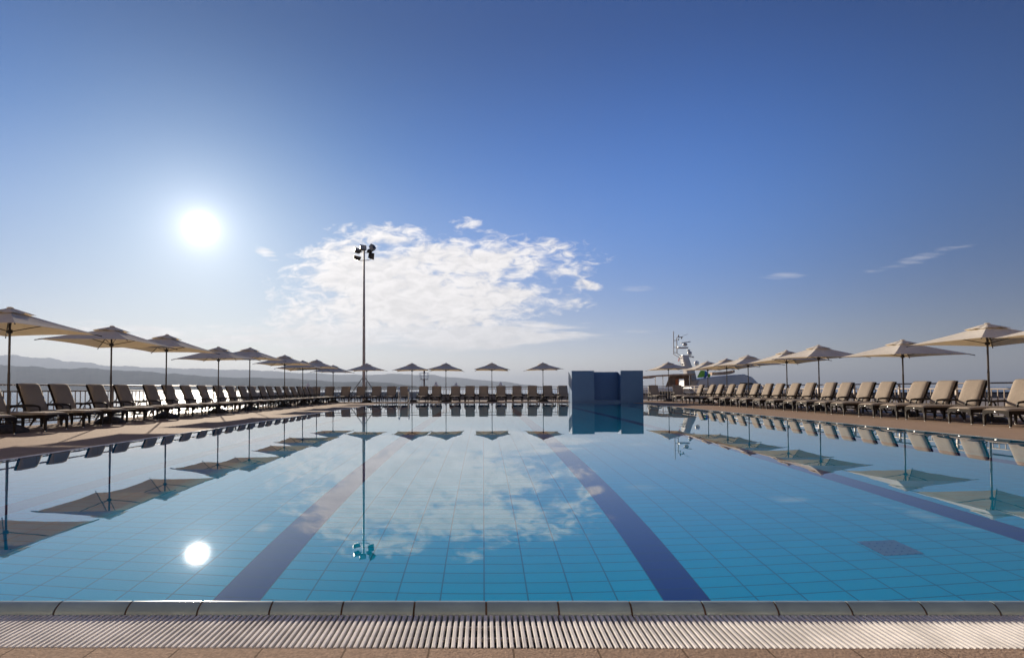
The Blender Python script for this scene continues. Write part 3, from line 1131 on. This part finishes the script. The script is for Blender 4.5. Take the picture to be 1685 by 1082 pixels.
# closed parasols on the lower promenade
for i, (x, y, zt, zb, lab) in enumerate([
        (-14.15, 44.0, 1.25, -.3, 'closed pale parasol on a jetty far behind the left row of loungers'),
        (-3.45, 40.0, 1.25, -.16, 'closed pale parasol on the promenade, just right of the red harbour light'),
        (-1.98, 40.0, 1.17, -.16, 'closed pale parasol on the promenade, midway between two open back parasols'),
        (1.28, 40.5, 1.21, -.16, 'closed pale parasol on the promenade, nearest to the blue wall block')]):
    t = tag(empty('closed_parasol', (x, y, zb)), lab, 'closed parasol', 'closed parasols behind the back railing')
    H = zt - zb
    vs = MB()
    n = 16
    pr = [(.05, H * .38), (.13, H * .42), (.145, H * .6), (.125, H * .8), (.085, H * .93), (.02, H)]
    v2, f2 = [], []
    for r_, z_ in pr:
        for k in range(n):
            rr = r_ * (1 + (.13 if k % 2 else -.13))
            q = 2 * math.pi * k / n
            v2.append((rr * math.cos(q), rr * math.sin(q), z_))
    for a in range(len(pr) - 1):
        for k in range(n):
            f2.append((a * n + k, a * n + (k + 1) % n, (a + 1) * n + (k + 1) % n, (a + 1) * n + k))
    f2.append(tuple(range(n)))
    f2.append(tuple(range((len(pr) - 1) * n, len(pr) * n)))
    MB().add(v2, f2).build('folded_canopy', M['folded'], t, smooth=True)
    MB().tube([(0, 0, 0), (0, 0, H * .42)], .025, 8).build('pole', M['pole'], t)
    MB().lathe([(.28, 0), (.28, .05), (.06, .07)], n=16).build('base', M['base'], t)

# ------------------------------------------------------------------ floodlight mast
t = tag(empty('floodlight_mast', (-7.50, 34.3, SEA)), 'tall grey steel floodlight mast with five lamps behind the far railing', 'floodlight mast')
zb = 0
HM = 9.52 - SEA
MB().tube([(0, 0, -1), (0, 0, HM * .35), (0, 0, HM)], [.105, .10, .055], 16).build('mast_pole', M['mast'], t, smooth=True)
for s_ in (-1, 1):
    MB().tube([(0, 0, 1.55 - SEA), (s_ * .78, -.05, .45 - SEA)], .022, 8).build('brace', M['lamp_box'], t, smooth=True)
MB().tube([(-.36, 0, 8.92 - SEA), (-.34, 0, 8.86 - SEA), (0, 0, 8.85 - SEA), (.36, 0, 8.88 - SEA), (.38, 0, 8.95 - SEA)], .022, 8).build('crossarm', M['mast'], t, smooth=True)
MB().tube([(-.30, 0, 9.40 - SEA), (.22, 0, 9.34 - SEA), (.50, 0, 9.62 - SEA)], .022, 8).build('crossarm', M['mast'], t, smooth=True)
def flood(cx_, cz_, w, h, roll, pitch_, yaw_):
    o = empty('x')
    Mx = Matrix.Translation((cx_, 0, cz_ - SEA)) @ Matrix.Rotation(yaw_, 4, 'Z') @ Matrix.Rotation(roll, 4, 'Y') @ Matrix.Rotation(pitch_, 4, 'X')
    bpy.data.objects.remove(o)
    mb = MB()
    vs = [Mx @ Vector(p_) for p_ in [(-w / 2, -.11, -h / 2), (w / 2, -.11, -h / 2), (w / 2, -.11, h / 2), (-w / 2, -.11, h / 2),
                                    (-w * .36, .13, -h * .33), (w * .36, .13, -h * .33), (w * .36, .13, h * .33), (-w * .36, .13, h * .33)]]
    mb.add(vs, [(0, 1, 2, 3), (4, 5, 6, 7), (0, 1, 5, 4), (1, 2, 6, 5), (2, 3, 7, 6), (3, 0, 4, 7)])
    for k in range(5):
        xx = -w * .28 + k * w * .14
        mb.box(xx - .006, xx + .006, .131, .165, -h * .3, h * .3, Mx)
    h_ = mb.build('floodlight', M['lamp_box'], t, bevel=.012)
    gm = MB().box(-w * .44, w * .44, -.118, -.112, -h * .42, h * .42, Mx)
    gm.build('lens', M['lamp_glass'], h_)
flood(-.08, 9.63, .40, .34, .06, -.35, .5)
flood(-.42, 9.47, .44, .27, .12, -.6, .7)
flood(-.44, 9.02, .48, .30, .16, -1.32, .4)
flood(.55, 9.66, .30, .42, -.55, .2, -.8)
flood(.45, 9.12, .30, .40, -.30, -.2, 2.6)
flood(.33, 9.42, .26, .26, -.6, -.2, 2.9)

# ------------------------------------------------------------------ motor yacht beyond the promenade
YD = 50.0
def yx(px): return (px - 795) / 18.0
def yz(py): return .75 + (636.8 - py) / 18.0
def yp(l): return [(yx(a), yz(b)) for a, b in l]
t = tag(empty('motor_yacht', (0, YD, 0)), 'large white motor yacht with a radar mast moored behind the far right loungers', 'motor yacht')
MB().prism(yp([(1050, 640), (1050, 722), (1300, 722), (1335, 648), (1345, 641), (1256, 638.5), (1147, 638.5)]), -.2, 6.2).build('hull', M['yacht'], t, bevel=.05)
MB().prism(yp([(1146, 638.4), (1152.5, 623.5), (1176, 619.5), (1227, 615.2), (1240, 620), (1251, 631.3), (1262, 638.4)]), .5, 5.4).build('superstructure', M['yacht'], t, bevel=.12, seg=3)
MB().prism(yp([(1219, 629.6), (1239, 629.6), (1243, 632.6), (1220, 632.2)]), .46, .52).build('window', M['yglass'], t)
MB().prism(yp([(1082, 643), (1107, 643), (1107, 651), (1082, 651)]), -.24, -.19).build('window', M['yglass'], t)
MB().prism(yp([(1118, 641), (1140, 641), (1140, 642.6), (1118, 642.6)]), -.24, -.19).build('window', M['yglass'], t)
MB().prism(yp([(1150, 641.5), (1240, 641.5), (1240, 645), (1150, 645)]), -.24, -.19).build('window', M['yglass'], t)
# mast
mast = MB().prism(yp([(1137.5, 583), (1147.5, 583), (1152.5, 598), (1158, 608), (1161, 622), (1163, 626), (1147, 629), (1144.5, 610), (1141, 599)]), 2.3, 3.3).build('mast_pylon', M['yacht'], t, bevel=.05)
def ytube(l, r, name, mat, par, y_=2.8):
    return MB().tube([(yx(a), y_, yz(b)) for a, b in l], r, 8).build(name, mat, par, smooth=True)
ytube([(1125.4, 539.5), (1125.4, 579.5), (1138.5, 587)], .042, 'mast_tube', M['yacht'], mast)
ytube([(1142, 549.3), (1132.5, 549.5), (1131, 551.5), (1131, 577.5), (1137, 582.3), (1155, 582.3)], .046, 'mast_tube', M['yacht'], mast)
ytube([(1125.4, 555.5), (1131, 555.5)], .035, 'mast_tube', M['yacht'], mast)
ytube([(1125.4, 567.6), (1131, 567.6)], .035, 'mast_tube', M['yacht'], mast)
ytube([(1125.4, 576.5), (1131, 576.5)], .035, 'mast_tube', M['yacht'], mast)
MB().prism(yp([(1131, 567), (1149, 567), (1149, 569.4), (1131, 569.4)]), 2.5, 3.1).build('radar_shelf', M['yacht'], mast, bevel=.02)
MB().prism(yp([(1138, 581.2), (1156, 581.2), (1152, 583.4), (1138, 583.4)]), 2.4, 3.2).build('radar_shelf', M['yacht'], mast, bevel=.02)
def blob(cx_, cz_, rx_, rz_, name, mat, par, y_=2.8):
    pr = [(rx_ * math.sin(math.pi * k / 10) + .001, -rz_ * math.cos(math.pi * k / 10)) for k in range(11)]
    return MB().lathe(pr, (yx(cx_), y_, yz(cz_)), 16).build(name, mat, par, smooth='full')
blob(1145.3, 562.6, .215, .16, 'radar_dome', M['yacht'], mast)
blob(1152.8, 577.2, .215, .18, 'radar_dome', M['yacht'], mast)
blob(1151.2, 572.6, .15, .09, 'searchlight', M['yacht'], mast)
MB().prism(yp([(1138, 559.3), (1153.5, 557.2), (1153.8, 558.6), (1138.2, 560.4)]), 2.6, 3.0).build('radar_bar', M['yacht'], mast, bevel=.015)
ytube([(1148.5, 584.8), (1157, 584.4)], .035, 'horn', M['yacht'], mast)
ytube([(1157, 584.4), (1159.8, 584.2)], .075, 'horn', M['yacht'], mast)
ytube([(1141.5, 547.5), (1150.5, 544.2)], .012, 'wind_vane', M['lamp_box'], mast)
for (a, b) in ((1134.3, 547.3), (1139.3, 551.3), (1134, 553.8)):
    MB().lathe([(.05, -.075), (.06, 0), (.05, .075)], (yx(a), 2.8, yz(b)), 10).build('navigation_lamp', M['lamp_box'], mast, smooth=True)
MB().prism(yp([(1133.8, 585.5), (1135.6, 587), (1134.6, 591.5), (1132.6, 592)]), 2.79, 2.81).build('flag', M['redw'], mast)
for py in (596, 600):
    MB().prism(yp([(1135, py), (1143, py - .5), (1144, py + 1), (1135.5, py + .8)]), 2.5, 3.1).build('spreader', M['yacht'], mast)
blob(1169.4, 594.5, .23, .24, 'satellite_dome', M['white'], t, 3.5)
# aft deck awning and enclosure
MB().prism(yp([(1052, 618.8), (1080, 616.4), (1110, 614.6), (1143, 614.2), (1146, 616.2), (1110, 617.2), (1082, 618.3), (1074, 621.5), (1054, 622.2)]), .2, 5.4).build('awning', M['tan'], t)
for px in (1079.5, 1092, 1136):
    ytube([(px, 617.5), (px, 640)], .035, 'awning_pole', M['silver'], t, .4)
w_ = MB()
w_.prism(yp([(1099, 637), (1106.5, 617.4), (1121, 617), (1121, 637)]), .8, 1.0)
w_.prism(yp([(1130.5, 617), (1141.5, 616.8), (1140.5, 637), (1130.5, 637)]), .8, 1.0)
w_.prism(yp([(1121, 617), (1130.5, 617), (1129, 623), (1121, 623)]), .8, 1.0)
w_.prism(yp([(1121, 635), (1130.5, 635), (1130.5, 637), (1121, 637)]), .8, 1.0)
w_.build('enclosure', M['tentb'], t)
MB().prism(yp([(1115, 623), (1120, 622), (1120, 637), (1115, 637)]), .74, .79).build('orange_curtain', M['orange'], t)
MB().prism(yp([(1052, 636.4), (1143, 635.2), (1143, 637), (1052, 638)]), .0, .12).build('bulwark_rail', M['white'], t)
# things carried on the yacht
t2 = tag(empty('dinghy', (yx(1207), YD + 2.6, yz(613.2))), 'small pale dinghy stowed on the roof of the white motor yacht', 'dinghy')
vs, fs = [], []
for i in range(9):
    a = i / 8
    xx = -1.1 + 2.3 * a
    wv = .42 * math.sin(math.pi * min(1, a * .75 + .25)) ** .6
    top = .12 + .22 * a * a
    bot = -.16 + .25 * a ** 3
    vs += [(xx, -wv, top), (xx, -wv * .8, bot), (xx, wv * .8, bot), (xx, wv, top)]
    if i:
        b = i * 4
        fs += [(b - 4 + q, b + q, b + q + 1, b - 3 + q) for q in range(3)] + [(b - 4, b, b + 3, b - 1)]
fs += [(0, 1, 2, 3), (32, 33, 34, 35)]
MB().add(vs, fs).build('hull', M['tan'], t2)
MB().tube([(-.9, -.4, .15), (-.4, -.4, .62), (-.2, -.4, .75)], .02, 6).build('arch_tube', M['silver'], t2)
MB().tube([(.9, -.4, .3), (.2, -.4, .75)], .02, 6).build('arch_tube', M['silver'], t2)
t2 = tag(empty('water_toy', (yx(1161), YD + 1.2, yz(620.5))), 'bright green inflatable leaning on the yacht superstructure beside its mast', 'inflatable')
MB().prism([(-.34, 0), (.0, .66), (.08, .68), (.36, .66), (.30, .1), (.1, .02)], 0, .25).build('inflatable_body', M['green'], t2, bevel=.05)
t2 = tag(empty('water_toy', (yx(1169), YD + 1.5, yz(620.5))), 'round blue inflatable beside the green one on the yacht', 'inflatable')
pr = [(.27 * math.sin(math.pi * k / 10) + .001, .33 - .33 * math.cos(math.pi * k / 10)) for k in range(11)]
MB().lathe(pr, n=16).build('inflatable_body', M['blue'], t2, smooth='full')
MB().lathe([(a * .55, b * .5) for a, b in pr], (.42, .1, .05), 12).build('inflatable_end', M['green'], t2, smooth='full')

# lifebuoy on the promenade parapet
t = tag(empty('lifebuoy', (30.0, 43.85, .42)), 'red and white lifebuoy on the quay parapet beyond the right railing', 'lifebuoy')
for k in range(8):
    pts = [(.02 * 0, .19 * math.cos(q), .19 * math.sin(q)) for q in [2 * math.pi * (k + f / 4) / 8 for f in range(5)]]
    pts = [(p_[1] * .5, p_[1] * .8, p_[2]) for p_ in pts]
    MB().tube(pts, .05, 8).build('ring_segment', M['redw' if k % 2 else 'white'], t, smooth=True)
# ------------------------------------------------------------------ unseen building added behind the camera to bounce warm fill light
t = tag(empty('fill_light_building', (1, DY0 - 2, ZD)), 'long cream building with balconies, added unseen behind the camera to reflect warm fill light', 'building')
M['render'] = pbr("cream_render", (.64, .53, .41), .9, var=.08, nscale=.5)
MB().box(-38, 40, -9, 0, -4, 17).build('wall', M['render'], t)
MB().box(-38.6, 40.6, -9.6, .6, 17, 17.5).build('roof', M['white'], t)
wf = MB().box(-.9, .9, .003, .06, .1, 2.3).mesh('window', M['white'])
wg = MB().box(-.82, .82, .061, .07, .18, 2.22).mesh('pane', M['yglass'])
bs = MB().box(-1.7, 1.7, .004, 1.3, -.18, -.02).box(-1.7, 1.7, 1.24, 1.3, -.02, .9).mesh('balcony', M['render'])
for fl_ in range(5):
    for k in range(15):
        o_ = link('window', wf, t, (-34.5 + k * 5.0, 0, .4 + fl_ * 3.3))
        link('pane', wg, o_)
        if fl_: link('balcony', bs, t, (-34.5 + k * 5.0, 0, .4 + fl_ * 3.3))
# ------------------------------------------------------------------ haze
HAZE = 1.15e-4
if HAZE:
    m, g = new_mat("haze_air")
    pv = g.n('ShaderNodeVolumePrincipled')
    pv.inputs['Color'].default_value = (.32, .375, .48, 1)
    pv.inputs['Density'].default_value = HAZE
    pv.inputs['Anisotropy'].default_value = .3
    o = g.n('ShaderNodeOutputMaterial')
    g.t.links.new(pv.outputs[0], o.inputs['Volume'])
    hz = MB().box(-31000, 31000, -31000, 31000, SEA - 1.5, 575).build('haze', m)
    tag(hz, kind='stuff')
